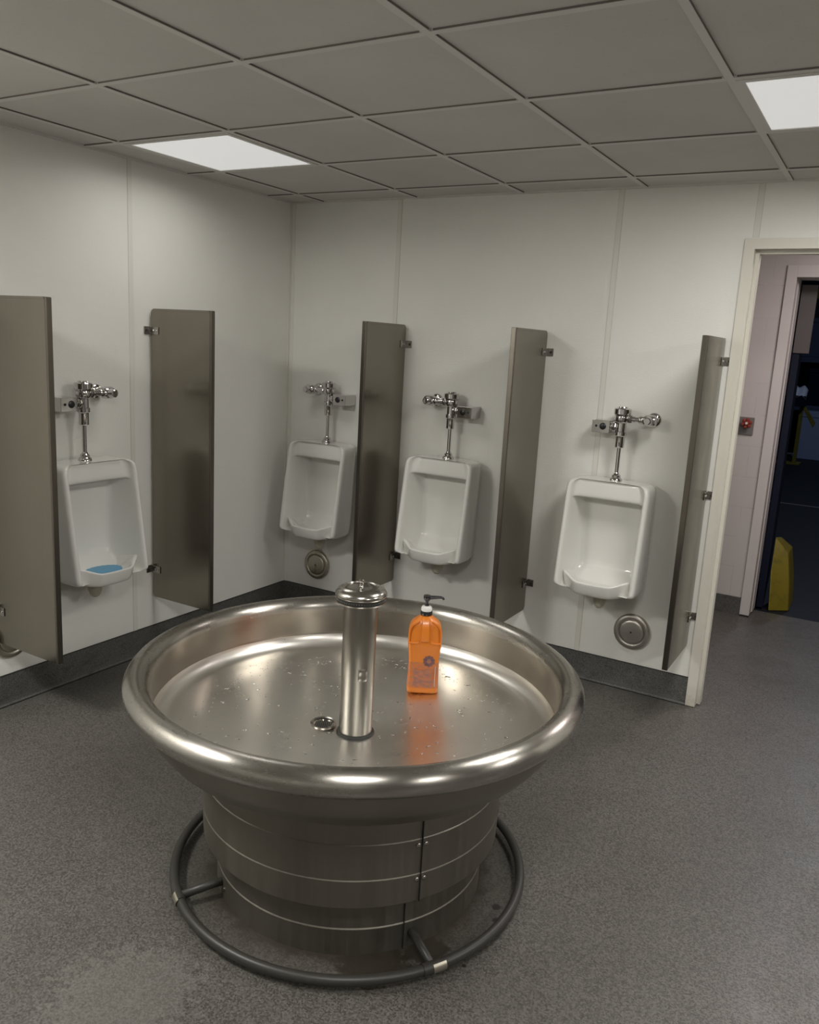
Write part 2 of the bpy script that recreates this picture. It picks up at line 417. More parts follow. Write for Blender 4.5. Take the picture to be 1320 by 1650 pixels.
# door_1: hollow metal frame of the near doorway
bm = bmesh.new()
jamb = [(2.539, -0.014), (2.584, -0.014), (2.584, 0.035), (2.600, 0.035), (2.600, 0.085), (2.584, 0.085), (2.584, 0.134), (2.539, 0.134), (2.539, 0.121), (2.563, 0.121), (2.563, -0.001), (2.539, -0.001)]
prism(bm, jamb, 0.004, 2.210, 2)
prism(bm, [(6.135 - x, y) for x, y in jamb], 0.004, 2.210, 2)
head = [(-0.014, 2.210), (-0.014, DZ), (0.0356, DZ), (0.0356, DZ - 0.016), (0.0844, DZ - 0.016), (0.0844, DZ), (0.134, DZ), (0.134, 2.210), (0.121, 2.210), (0.121, 2.187), (-0.001, 2.187), (-0.001, 2.210)]
prism(bm, head, 2.584, 3.551, 0)
struct(make('door_1', bm, M_CREAM, smooth=False))

# ------------------------------------------------------------------ hallway beyond the door
YH = 1.731
bm = bmesh.new()
box(bm, (0.6, YH, 0), (2.57, YH + 0.2, 2.6)); box(bm, (3.62, YH, 0), (6.0, YH + 0.2, 2.6)); box(bm, (2.57, YH, 2.225), (3.62, YH + 0.2, 2.6))
struct(make('wall_hall_back', bm, M_BLOCK, smooth=False))
struct(boxo('wall_hall_left', (0.6, 0.12, 0), (0.72, YH, 2.6), M_BLOCK))
struct(boxo('wall_hall_right', (5.9, 0.12, 0), (6.0, YH, 2.6), M_BLOCK))
struct(boxo('ceiling_hall', (0.6, 0.12, 2.5), (6.0, YH, 2.6), M_CEIL))
struct(boxo('baseboard_hall', (0.72, YH - 0.006, 0), (2.512, YH, 0.124), M_BASE))
bm = bmesh.new()
j2 = [(2.515, YH - 0.014), (2.575, YH - 0.014), (2.575, YH + 0.09), (2.580, YH + 0.09), (2.580, YH + 0.214), (2.515, YH + 0.214), (2.515, YH + 0.201), (2.569, YH + 0.201), (2.569, YH - 0.001), (2.515, YH - 0.001)]
prism(bm, j2, 0.012, 2.278, 2)
prism(bm, [(6.19 - x, y) for x, y in j2], 0.012, 2.278, 2)
prism(bm, [(YH - 0.014, 2.278), (YH - 0.014, 2.205), (YH + 0.214, 2.205), (YH + 0.214, 2.278), (YH + 0.201, 2.278), (YH + 0.201, 2.224), (YH - 0.001, 2.224), (YH - 0.001, 2.278)], 2.575, 3.615, 0)
box(bm, (2.515, YH - 0.012, 0), (2.574, YH + 0.21, 0.012), 1)
struct(make('door_2', bm, [M_HFRAME, M_RUB], bevel=0.0015))
# hallway lamp
def area(name, loc, sx, sy, watts, col, parent=None, spread=PI):
    d = bpy.data.lights.new(name, 'AREA'); d.shape = 'RECTANGLE'; d.size = sx; d.size_y = sy; d.energy = watts; d.color = col; d.spread = spread
    o = bpy.data.objects.new(name, d); COL.objects.link(o); o.location = loc
    if parent: o.parent = parent
    return o
def ceiling_light(loc, label, sx=TX, sy=TY, watts=PANEL_W, col=PANEL_COL, group=None, spread=180):
    t = tag(empty('ceiling_light', loc), label, 'light', group)
    hx, hy = sx / 2 - 0.0125, sy / 2 - 0.0125; b = 0.022
    bm = bmesh.new()
    for lo, hi in (((-hx, -hy, -0.002), (hx, -hy + b, 0.012)), ((-hx, hy - b, -0.002), (hx, hy, 0.012)), ((-hx, -hy + b, -0.002), (-hx + b, hy - b, 0.012)), ((hx - b, -hy + b, -0.002), (hx, hy - b, 0.012))):
        box(bm, lo, hi)
    make('frame', bm, M_LFRAME, t, smooth=False)
    boxo('diffuser', (-hx + b, -hy + b, 0.001), (hx - b, hy - b, 0.006), M_LENS, t)
    area('lamp', (0, 0, -0.004), sx - 0.08, sy - 0.08, watts, col, t, math.radians(spread))
    return t
LX0, LX1, LX2 = X0 + TX / 2, X0 + TX * 4.5, X0 + TX * 8.4
LY0, LY1 = Y0 - TY * 1.5, Y0 - TY * 5.5
ceiling_light((LX0, LY0, H), 'lit square ceiling panel beside the left wall, seen whole', watts=PANEL_W * 0.095, spread=165)
ceiling_light((LX1, LY0, H), 'lit square ceiling panel above the doorway side, cut by the photo edge', watts=PANEL_W * 0.62)
ceiling_light((LX0, LY1, H), 'unseen guessed ceiling panel by the left wall, behind the camera', watts=PANEL_W * 1.5)  # this and the next three are unseen, positions and strengths invented
ceiling_light((LX1, LY1, H), 'unseen guessed ceiling panel behind the camera, second row', watts=PANEL_W * 0.85)
ceiling_light((LX2, LY1, H), 'unseen guessed ceiling panel in the far right rear of the room')
ceiling_light((LX2, LY0, H), 'unseen guessed ceiling panel at the right end of the front row')
ceiling_light((3.3, 0.85, 2.5), 'lit square panel in the hallway ceiling', 0.6, 0.6, HALL_W, HALL_COL)

# ------------------------------------------------------------------ dim warehouse beyond
struct(boxo('floor_warehouse', (-3, 1.93, -0.1), (9, 17, -0.002), M_WFLOOR))
struct(boxo('wall_warehouse_back', (-3, 16, 0), (9, 16.2, 5.2), M_DARKB))
struct(boxo('wall_warehouse_left', (-3.2, 1.93, 0), (-3, 16, 5.2), M_DARKB))
struct(boxo('wall_warehouse_right', (9, 1.93, 0), (9.2, 16, 5.2), M_DARKB))
struct(boxo('wall_warehouse_front', (-3, 1.90, 2.6), (9, 1.93, 5.2), M_DARKB))
struct(boxo('ceiling_warehouse', (-3, 1.93, 5.2), (9, 16.2, 5.3), M_DARKB))
t = tag(empty('warehouse_lamp', (3.5, 8, 5.0)), 'high bay lamp hanging in the warehouse, out of view', 'lamp')
bm = bmesh.new(); lathe(bm, [(0.05, 0.2), (0.06, 0.12), (0.22, 0.0), (0.215, 0.0), (0.05, 0.11)], 32); make('lamp_shade', bm, M_GREYP, t)
area('lamp', (0, 0, 0.05), 0.3, 0.3, WARE_W, (0.62, 0.74, 1.0), t)

# ------------------------------------------------------------------ wash fountain
CX, CY = 1.893, -1.985
wf = tag(empty('wash_fountain', (CX, CY, 0)), 'large round stainless steel hand washing fountain on a ribbed drum pedestal', 'wash fountain')
def arc(cx, cz, r, a0, a1, n):
    return [(cx + r * math.cos(math.radians(a0 + (a1 - a0) * i / n)), cz + r * math.sin(math.radians(a0 + (a1 - a0) * i / n))) for i in range(n + 1)]
bm = bmesh.new()
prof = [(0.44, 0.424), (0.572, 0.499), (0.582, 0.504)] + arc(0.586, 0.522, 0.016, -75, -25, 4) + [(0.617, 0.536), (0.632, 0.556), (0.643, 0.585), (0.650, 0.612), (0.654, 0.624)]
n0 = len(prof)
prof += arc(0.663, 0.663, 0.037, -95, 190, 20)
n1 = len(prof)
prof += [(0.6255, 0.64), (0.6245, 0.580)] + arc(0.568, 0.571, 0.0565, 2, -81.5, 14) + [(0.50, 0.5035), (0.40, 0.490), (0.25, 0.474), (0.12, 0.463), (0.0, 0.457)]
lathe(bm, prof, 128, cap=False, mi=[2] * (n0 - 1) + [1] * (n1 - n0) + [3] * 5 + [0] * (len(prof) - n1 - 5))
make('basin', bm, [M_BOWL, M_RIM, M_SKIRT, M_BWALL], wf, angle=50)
# pedestal
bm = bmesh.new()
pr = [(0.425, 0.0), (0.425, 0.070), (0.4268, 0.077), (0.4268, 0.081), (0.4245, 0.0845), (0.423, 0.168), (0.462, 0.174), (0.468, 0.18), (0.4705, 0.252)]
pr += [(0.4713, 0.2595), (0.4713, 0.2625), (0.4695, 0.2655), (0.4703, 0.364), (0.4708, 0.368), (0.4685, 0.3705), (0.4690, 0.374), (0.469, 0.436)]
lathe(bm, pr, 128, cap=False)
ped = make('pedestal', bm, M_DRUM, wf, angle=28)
def polar(a, r, z): return (math.cos(a) * r, math.sin(a) * r, z)
aS = math.atan2(-2.238 - CY, 2.292 - CX); aL = math.atan2(-2.244 - CY, 2.266 - CX)
def seam(a, r, z0, z1, wd):
    bm = bmesh.new(); n = 10
    T = Vector((-math.sin(a), math.cos(a), 0)); R_ = Vector((math.cos(a), math.sin(a), 0))
    c = R_ * r
    vs = [c + T * s * wd / 2 + R_ * q + Vector((0, 0, z)) for z in (z0, z1) for q in (-0.006, 0.0012) for s in (-1, 1)]
    v = [bm.verts.new(x) for x in vs]
    for f in ((0, 1, 3, 2), (4, 6, 7, 5), (0, 2, 6, 4), (1, 5, 7, 3), (2, 3, 7, 6), (0, 4, 5, 1)): bm.faces.new([v[i] for i in f])
    return make('panel_joint', bm, M_RUB, ped, smooth=False)
seam(aS, 0.4735, 0.178, 0.438, 0.0017)
seam(aL, 0.4285, 0.0, 0.172, 0.0017)
for z in (0.352, 0.248):
    for da in (-0.024, 0.024):
        a = aS + da; bm = bmesh.new()
        lathe(bm, [(0.0065, -0.004), (0.0065, 0.002), (0.0045, 0.0042), (0, 0.005)], 16, polar(a, 0.471, z), polar(a, 1, 0)); make('screw', bm, M_CHROME2, ped)
a = math.atan2(-2.36 - CY, 1.69 - CX)
bm = bmesh.new(); lathe(bm, [(0.006, -0.004), (0.006, 0.003), (0, 0.005)], 14, polar(a, 0.425, 0.035), polar(a, 1, 0)); make('screw', bm, M_CHROME2, ped)
# central column and spray head
bm = bmesh.new(); lathe(bm, [(0.0525, 0.458), (0.0525, 0.905)], 64, cap=False)
aC = math.atan2(-4.017 - CY, 3.221 - CX) + 0.30
Tn = Vector((-math.sin(aC), math.cos(aC), 0)); Rn = Vector((math.cos(aC), math.sin(aC), 0))
for zz, q in ((0.672, 0.003), ):
    n = 8; g = []
    for i in range(n + 1):
        row = []
        for j in range(n + 1):
            u, v = i / n * 2 - 1, j / n * 2 - 1
            h = (1 - u ** 4) * (1 - v ** 4) * q * (1.0 if abs(v) > 0.25 else 0.55)
            ang = aC + u * 0.016 / 0.0525
            row.append(bm.verts.new((math.cos(ang) * (0.0522 + h), math.sin(ang) * (0.0522 + h), zz + v * 0.021)))
        g.append(row)
    for i in range(n):
        for j in range(n): bm.faces.new((g[i][j], g[i + 1][j], g[i + 1][j + 1], g[i][j + 1]))
colm = make('column', bm, M_COLM, wf, angle=60)
bm = bmesh.new(); lathe(bm, [(0.051, 0.456), (0.060, 0.456), (0.061, 0.462), (0.058, 0.468), (0.051, 0.470)], 48, cap=False); make('gasket', bm, M_RUB, colm)
bm = bmesh.new()
lathe(bm, [(0.045, 0.890), (0.066, 0.8915), (0.0745, 0.895), (0.0755, 0.899), (0.07, 0.9005), (0.05, 0.9005)], 64, cap=False)
sh = make('spray_head', bm, M_CHROME2, colm)
bm = bmesh.new(); lathe(bm, [(0.04, 0.900), (0.0762, 0.9005), (0.0768, 0.907), (0.0762, 0.9155), (0.04, 0.9165)], 64, cap=False); ring = make('spray_band', bm, M_RUB, sh)
bm = bmesh.new()
for k in range(60):
    an = 2 * PI * k / 60; lathe(bm, [(0.0013, 0), (0.0013, 0.0012), (0, 0.0014)], 6, polar(an, 0.0762, 0.907), polar(an, 1, 0))
o = make('spray_nozzles', bm, M_CHROME, ring); o['kind'] = 'stuff'
bm = bmesh.new()
lathe(bm, [(0.05, 0.916), (0.0785, 0.915), (0.0805, 0.9185), (0.0795, 0.926), (0.073, 0.935), (0.062, 0.941), (0.054, 0.943), (0.0525, 0.9395), (0.05, 0.9385), (0.03, 0.9415), (0.012, 0.943), (0.0, 0.943)], 64, cap=False)
cap = make('dome_cap', bm, M_CHROME2, sh)
bm = bmesh.new(); lathe(bm, [(0.009, 0.941), (0.006, 0.945), (0.0055, 0.953), (0.0085, 0.957), (0.0085, 0.962), (0.005, 0.965), (0, 0.965)], 20); make('knob', bm, M_CHROME2, cap)
# drain strainer
DRX, DRY = 1.785 - CX, -2.009 - CY
bm = bmesh.new(); zb = 0.4692
lathe(bm, [(0.0405, zb - 0.006), (0.042, zb + 0.0012), (0.039, zb + 0.003), (0.0335, zb + 0.0012), (0.033, zb - 0.0045), (0.0, zb - 0.006)], 40, (DRX, DRY, 0), cap=False)
dr = make('drain_strainer', bm, M_CHROME2, wf)
bm = bmesh.new()
for i in range(-4, 5):
    for j in range(-4, 5):
        x, y = (i + 0.5 * (j % 2)) * 0.0070, j * 0.0062
        if x * x + y * y < 0.0285 ** 2:
            lathe(bm, [(0.0025, zb - 0.0062), (0.0025, zb - 0.0038), (0, zb - 0.0038)], 10, (DRX + x, DRY + y, 0))
o = make('strainer_holes', bm, M_RUB, dr); o['kind'] = 'stuff'
# foot rail ring
RR, RZ = 0.5555, 0.032
bm = bmesh.new(); tube(bm, [polar(2 * PI * k / 120, RR, RZ) for k in range(120)], 0.0145, 16, closed=True)
rail = make('foot_rail', bm, M_RAIL, wf, angle=180)
aA = math.atan2(-2.452 - CY, 1.601 - CX); aB = math.atan2(-2.276 - CY, 2.365 - CX)
for k, a in enumerate((aA, aB, aB + 2 * PI / 3 + 0.1)):
    bm = bmesh.new()
    inner = a if k != 1 else math.atan2(-2.195 - CY, 2.24 - CX)
    tube(bm, [polar(inner, 0.41, 0.047), polar(inner * 0.75 + a * 0.25, 0.45, 0.045), polar(a, RR, RZ)], 0.0125, 14)
    make('spoke', bm, M_RAIL, rail, angle=180)
    bm = bmesh.new(); pts = [polar(a + d, RR, RZ) for d in [-0.055 + 0.11 * i / 8 for i in range(9)]]
    tube(bm, pts, 0.0168, 16); make('sleeve', bm, M_RAIL, rail, angle=50)
    bm = bmesh.new()
    # worn bare steel clip over the sleeve's outer side
    rows = []
    for i in range(9):
        an = a - 0.036 + 0.072 * i / 8 + 0.03 * (1 if k == 1 else 0.9)
        rows.append([bm.verts.new(polar(an, RR + 0.0174 * math.cos(math.radians(e)), RZ + 0.0174 * math.sin(math.radians(e)))) for e in range(-25, 70, 12)])
    for r0, r1 in zip(rows, rows[1:]):
        for j in range(len(r0) - 1): bm.faces.new((r0[j], r1[j], r1[j + 1], r0[j + 1]))
    tag(make('clip', bm, M_TARN, rail), 'bare steel clip')

# water drops in the basin
def floor_z(r):
    pts = [(0.0, 0.457), (0.12, 0.463), (0.25, 0.474), (0.40, 0.490), (0.50, 0.5035), (0.577, 0.5148)]
    for (a, za), (b, zb_) in zip(pts, pts[1:]):
        if r <= b: return za + (zb_ - za) * (r - a) / (b - a)
    return 0.512
bm = bmesh.new()
def drop(x, y, rx, ry, h, rot):
    z = floor_z(math.hypot(x, y)); n = 10; rings = []
    ph = random.random() * 6
    for q, hh in ((1.0, 0.0), (0.9, 0.55), (0.6, 0.88)):
        rings.append([bm.verts.new((x + math.cos(rot) * rx * q * math.cos(t) * (1 + 0.25 * math.sin(3 * t + ph)) - math.sin(rot) * ry * q * math.sin(t),
                                    y + math.sin(rot) * rx * q * math.cos(t) * (1 + 0.25 * math.sin(3 * t + ph)) + math.cos(rot) * ry * q * math.sin(t), z + 0.0002 + hh * h)) for t in [2 * PI * k / n for k in range(n)]])
    top = bm.verts.new((x, y, z + h + 0.0002))
    for a, b in zip(rings, rings[1:]):
        for k in range(n): bm.faces.new((a[k], a[(k + 1) % n], b[(k + 1) % n], b[k]))
    for k in range(n): bm.faces.new((rings[-1][k], rings[-1][(k + 1) % n], top))
    bm.faces.new(list(reversed(rings[0])))
cnt = 0
while cnt < 210:
    a = random.random() * 2 * PI; r = math.sqrt(random.random()) * 0.5
    if r < 0.08: continue
    x, y = math.cos(a) * r, math.sin(a) * r
    if math.hypot(x - 0.03, y - 0.365) < 0.11 or math.hypot(x - DRX, y - DRY) < 0.055: continue
    if random.random() < 0.55: drop(x, y, random.uniform(0.005, 0.015), random.uniform(0.002, 0.004), random.uniform(0.001, 0.002), random.gauss(0.55, 0.5))
    else: s = random.uniform(0.0012, 0.003); drop(x, y, s, s * random.uniform(0.8, 1.3), s * 0.6, 0)
    cnt += 1
for _ in range(300):
    a = random.gauss(2.2, 0.75) if random.random() < 0.75 else random.uniform(0.2, 3.6); r = random.uniform(0.46, 0.556)
    s = random.uniform(0.0013, 0.0027); drop(math.cos(a) * r, math.sin(a) * r, s, s, s * 0.45, 0)
o = make('water_drops', bm, M_WATER, angle=180); o.location = (CX, CY, 0)
tag(o, 'scattered water drops lying on the steel fountain bowl', 'water', kind='stuff')

# ------------------------------------------------------------------ soap bottle
sb = tag(empty('soap_bottle', (1.928, -1.622, 0.4868), math.atan2(0.056, 0.099)), 'orange hand cleaner pump bottle standing in the steel fountain bowl', 'soap bottle')
# local frame: x across, -y towards the camera
bm = bmesh.new()
def rrect(hx, hy, n=5, k=0.35):
    rr = min(hx, hy) * k; pts = []
    for cx, cy, a0 in ((hx - rr, hy - rr, 0), (-hx + rr, hy - rr, 90), (-hx + rr, -hy + rr, 180), (hx - rr, -hy + rr, 270)):
        for i in range(n + 1):
            an = math.radians(a0 + 90 * i / n); pts.append((cx + rr * math.cos(an), cy + rr * math.sin(an)))
    return pts
# (z, half width, half depth, corner)
lv = [(0.0, 0.048, 0.033, .35), (0.004, 0.053, 0.038, .35), (0.012, 0.0545, 0.04, .35), (0.05, 0.0535, 0.039, .35), (0.10, 0.0525, 0.0375, .35), (0.128, 0.0525, 0.037, .35), (0.155, 0.0555, 0.039, .35),
      (0.172, 0.0575, 0.0405, .35), (0.182, 0.0585, 0.0415, .35), (0.188, 0.0585, 0.0395, .4), (0.205, 0.0578, 0.0385, .4), (0.225, 0.0565, 0.038, .45), (0.243, 0.052, 0.036, .5), (0.256, 0.043, 0.032, .6), (0.266, 0.031, 0.027, .8), (0.2735, 0.0225, 0.0215, .99), (0.276, 0.0175, 0.0175, .99), (0.290, 0.0175, 0.0175, .99)]
rings = []
for z, hx, hy, k in lv: rings.append([bm.verts.new((x, y, z)) for x, y in rrect(hx, hy, 5, k)])
for a, b in zip(rings, rings[1:]):
    n = len(a)
    for i in range(n): bm.faces.new((a[i], a[(i + 1) % n], b[(i + 1) % n], b[i]))
bm.faces.new(rings[0]); bm.faces.new(rings[-1])
body = make('bottle_body', bm, M_ORANGE, sb, angle=50)
# raised handle rib and the two finger hollows' lower lips on the front
bm = bmesh.new()
prism(bm, [(-0.0385, 0.187), (-0.046, 0.193), (-0.0455, 0.222), (-0.041, 0.242), (-0.033, 0.262), (-0.022, 0.274), (-0.015, 0.27), (-0.02, 0.2)], -0.0135, 0.0135, 0)
make('handle_rib', bm, M_ORANGE, body, bevel=0.003)
for s in (-1, 1):
    bm = bmesh.new()
    pts = [(s * 0.018, 0.190), (s * 0.024, 0.183), (s * 0.05, 0.181), (s * 0.0575, 0.186), (s * 0.0575, 0.190), (s * 0.03, 0.189), (s * 0.022, 0.195)]
    prism(bm, [(x, z) for x, z in pts], -0.044, -0.034, 1)
    prism(bm, [(s * 0.0575, 0.186), (s * 0.0575, 0.222), (s * 0.0555, 0.238), (s * 0.046, 0.254), (s * 0.02, 0.268), (s * 0.02, 0.262), (s * 0.042, 0.246), (s * 0.050, 0.234), (s * 0.0515, 0.22), (s * 0.0515, 0.19)], -0.0405, -0.034, 1)
    make('shoulder_ridge', bm, M_ORANGE, body, bevel=0.002)
# wrap-round label
bm = bmesh.new()
lab = [(0.022, 0.0549, 0.0403), (0.05, 0.0541, 0.0396), (0.10, 0.0531, 0.0381), (0.115, 0.0530, 0.0377)]
rings = [[bm.verts.new((x, y, z)) for x, y in rrect(hx, hy, 5, .35)] for z, hx, hy in lab]
for a, b in zip(rings, rings[1:]):
    n = len(a)
    for i in range(n): bm.faces.new((a[i], a[(i + 1) % n], b[(i + 1) % n], b[i]))
lb = make('label', bm, M_LABEL, body, angle=60)
bm = bmesh.new()
# round cog-like emblem
cxm, czm = 0.018, 0.121; R0 = 0.0215
pts = []
for k in range(20):
    an = 2 * PI * k / 20; rr = R0 * (1.0 if k % 2 else 0.86); pts.append((cxm + rr * math.cos(an), czm + rr * math.sin(an)))
prism(bm, pts, -0.0386, -0.037, 1)
em = make('emblem', bm, M_INK, lb, smooth=False)
bm = bmesh.new(); prism(bm, [(cxm + 0.008 * math.cos(2 * PI * k / 16), czm + 0.008 * math.sin(2 * PI * k / 16)) for k in range(16)], -0.0389, -0.038, 1); make('emblem_centre', bm, M_FADE, em, smooth=False)
bm = bmesh.new()
# worn, unreadable remains of the printed panel: a soft-edged darker field and the pale edge of the film
prism(bm, [(-0.038, 0.028), (-0.02, 0.026), (0.02, 0.027), (0.033, 0.029), (0.034, 0.05), (0.03, 0.07), (0.034, 0.088), (0.02, 0.093), (-0.005, 0.088), (-0.028, 0.092), (-0.036, 0.075), (-0.032, 0.05)], -0.0412, -0.0385, 1)
make('label_print', bm, M_FADE, lb, smooth=False)
bm = bmesh.new(); box(bm, (0.040, -0.0405, 0.03), (0.0425, -0.036, 0.105)); tag(make('label_edge', bm, M_INK2, lb, smooth=False), 'pale label edge')
# collar and pump
bm = bmesh.new(); lathe(bm, [(0.0195, 0.277), (0.0205, 0.279), (0.0205, 0.290), (0.0195, 0.292), (0.0, 0.292)], 32); col_ = make('pump_collar', bm, M_BLACK, sb)
bm = bmesh.new(); lathe(bm, [(0.0188, 0.2915), (0.0192, 0.301), (0.016, 0.307), (0.009, 0.309), (0.0, 0.309)], 32); tag(make('collar_band', bm, M_WHITE, col_), 'white collar band')
bm = bmesh.new(); lathe(bm, [(0.008, 0.308), (0.0085, 0.313), (0.005, 0.315), (0.0048, 0.322), (0.007, 0.326), (0.0125, 0.334), (0.0135, 0.342), (0.012, 0.346), (0, 0.347)], 24)
tube(bm, [(0.004, 0, 0.3385), (0.03, 0, 0.3405), (0.047, 0, 0.3415), (0.054, 0, 0.3395), (0.0575, 0, 0.334)], [0.0075, 0.0058, 0.0048, 0.0044, 0.004], 12)
make('pump_head', bm, M_BLACK, sb)

# ------------------------------------------------------------------ urinals
ZU = 0.53
def urinal_body(parent):
    bm = bmesh.new()
    # z, depth of the side fronts, outer half width at wall, outer half width at front, cavity back depth
    def D(z): return 0.272 + (0.195 - 0.272) * (z - 0.56) / (1.05 - 0.56)
    L = [(1.079, 0.160, 0.195, 0.160, 0.135), (1.078, 0.170, 0.208, 0.174, 0.143), (1.072, 0.184, 0.220, 0.190, 0.150), (1.060, 0.192, 0.226, 0.199, 0.153), (1.035, 0.197, 0.228, 0.204, 0.156),
         (1.005, D(1.005), 0.228, 0.204, 0.160), (0.992, D(.992), 0.228, 0.204, 0.158), (0.988, D(.988), 0.228, 0.204, 0.150), (0.985, D(.985), 0.228, 0.204, 0.07), (0.978, D(.978), 0.228, 0.204, 0.055), (0.95, D(.95), 0.228, 0.204, 0.050),
         (0.82, D(.82), 0.228, 0.204, 0.047), (0.68, D(.68), 0.228, 0.204, 0.046), (0.63, D(.63), 0.227, 0.203, 0.05), (0.60, D(.60), 0.226, 0.203, 0.075), (0.575, D(.575), 0.222, 0.202, 0.12), (0.562, 0.270, 0.216, 0.2, 0.15), (0.552, 0.260, 0.205, 0.192, 0.16), (0.550, 0.24, 0.195, 0.184, 0.17)]
    rows = []
    for z, d, wb, wfr, yc in L:
        wi = wfr - 0.030; c = 0.010
        wib = wi - 0.022 - 0.02 * max(0, (yc - 0.05)) / 0.1 * 0
        half = [(wb, 0.0), (wfr + (wb - wfr) * 0.12, -d + 0.026), (wfr - 0.001, -d + 0.009), (wfr - 0.010, -d + 0.0005), (wfr - 0.022, -d + 0.001), (wi + 0.001, -d + 0.010), (wi - 0.003, -max(yc + 0.012, d - 0.03)), (wib + 0.003, -yc - 0.006), (wib - 0.02, -yc)]
        row = [(-x, y) for x, y in half] + [(x, y) for x, y in reversed(half)]
        rows.append([bm.verts.new((x, y, z - ZU)) for x, y in row])
    n = len(rows[0])
    for a, b in zip(rows, rows[1:]):
        for i in range(n - 1): bm.faces.new((a[i], a[i + 1], b[i + 1], b[i]))
        bm.faces.new((a[n - 1], a[0], b[0], b[n - 1]))
    for r in (rows[0], rows[-1]):
        for i in range(n // 2 - 1): bm.faces.new((r[i], r[i + 1], r[n - 2 - i], r[n - 1 - i]))
    # front lip and trough
    out = [(0.186, -0.03, 0.626), (0.185, -0.14, 0.626), (0.184, -0.20, 0.626), (0.174, -0.222, 0.625), (0.152, -0.236, 0.621), (0.112, -0.270, 0.604), (0.092, -0.284, 0.598), (0.070, -0.289, 0.596), (0.0, -0.292, 0.595)]
    def loop(f):
        h = [f(*p) for p in out]
        pts = [(-x, y, z) for x, y, z in h] + [(x, y, z) for x, y, z in reversed(h[:-1])]
        return [bm.verts.new((x, y, z - ZU)) for x, y, z in pts]
    def ins(x, y, z, k, dz):   # inset
        return (x * (1 - k / 0.19), y + (k if y < -0.16 else 0), z + dz)
    lows = lambda x, y, z: (x * 0.9, y * 0.9, 0.527 + (z - 0.596) * 0.35)
    lp = [loop(lambda x, y, z: (x * 0.8, y * 0.82, 0.526 + (z - 0.596) * 0.35)), loop(lambda x, y, z: (x * 0.90, y * 0.90, 0.527 + (z - 0.596) * 0.35)), loop(lambda x, y, z: (x * 0.945, y * 0.945, 0.534 + (z - 0.596) * 0.4)),
          loop(lambda x, y, z: (x * 0.995, y * 0.995, z - 0.008)), loop(lambda x, y, z: ins(x, y, z, 0.002, -0.0015)), loop(lambda x, y, z: ins(x, y, z, 0.010, 0.0)), loop(lambda x, y, z: ins(x, y, z, 0.017, -0.004)),
          loop(lambda x, y, z: ins(x, y, z, 0.026, -0.02) if z < 0.612 else (*ins(x, y, z, 0.035, 0)[:2], 0.60)), loop(lambda x, y, z: (x * 0.72, y * 0.78, 0.571)), loop(lambda x, y, z: (x * 0.5, y * 0.6, 0.566))]
    n = len(lp[0])
    for a, b in zip(lp, lp[1:]):
        for i in range(n): bm.faces.new((a[i], a[(i + 1) % n], b[(i + 1) % n], b[i]))
    for r in (lp[0], lp[-1]):
        h = n // 2
        for i in range(h): 
            q = [r[i], r[i + 1], r[n - 2 - i], r[n - 1 - i]]
            q2 = list(dict.fromkeys(q))
            if len(q2) >= 3: bm.faces.new(q2)
    return make('urinal_body', bm, M_PORC, parent, subsurf=2)
def make_urinal():
    t = empty('urinal', (0, 0, 0))
    urinal_body(t)
    bm = bmesh.new()
    lathe(bm, [(0.044, 0.02), (0.042, -0.01), (0.037, -0.03), (0.031, -0.058), (0.024, -0.078), (0.013, -0.09), (0, -0.092)], 28, (0, -0.125, 0))
    tube(bm, [(0.0, -0.1, 0.005), (0.004, -0.06, -0.03), (0.004, -0.001, -0.034)], 0.022, 16)
    make('drain_outlet', bm, M_NUB, t)
    return t
UR = [(0, -1.553, PI / 2, 'white urinal on the left wall between two steel partitions'),
      (0.362, 0, 0, 'white urinal in the corner of the back wall, partly behind a steel partition'),
      (1.168, 0, 0, 'middle white urinal of the back wall, between the two close steel partitions'),
      (2.092, 0, 0, 'white urinal nearest the doorway, with a wide round wall cover below right')]
proto = make_urinal()
uro = []
for i, (x, y, rz, lab) in enumerate(UR):
    o = proto if i == 0 else copy_tree(proto)
    o.location = (x, y, ZU); o.rotation_euler = (0, 0, rz); tag(o, lab, 'urinal', 'wall hung urinals'); uro.append(o)

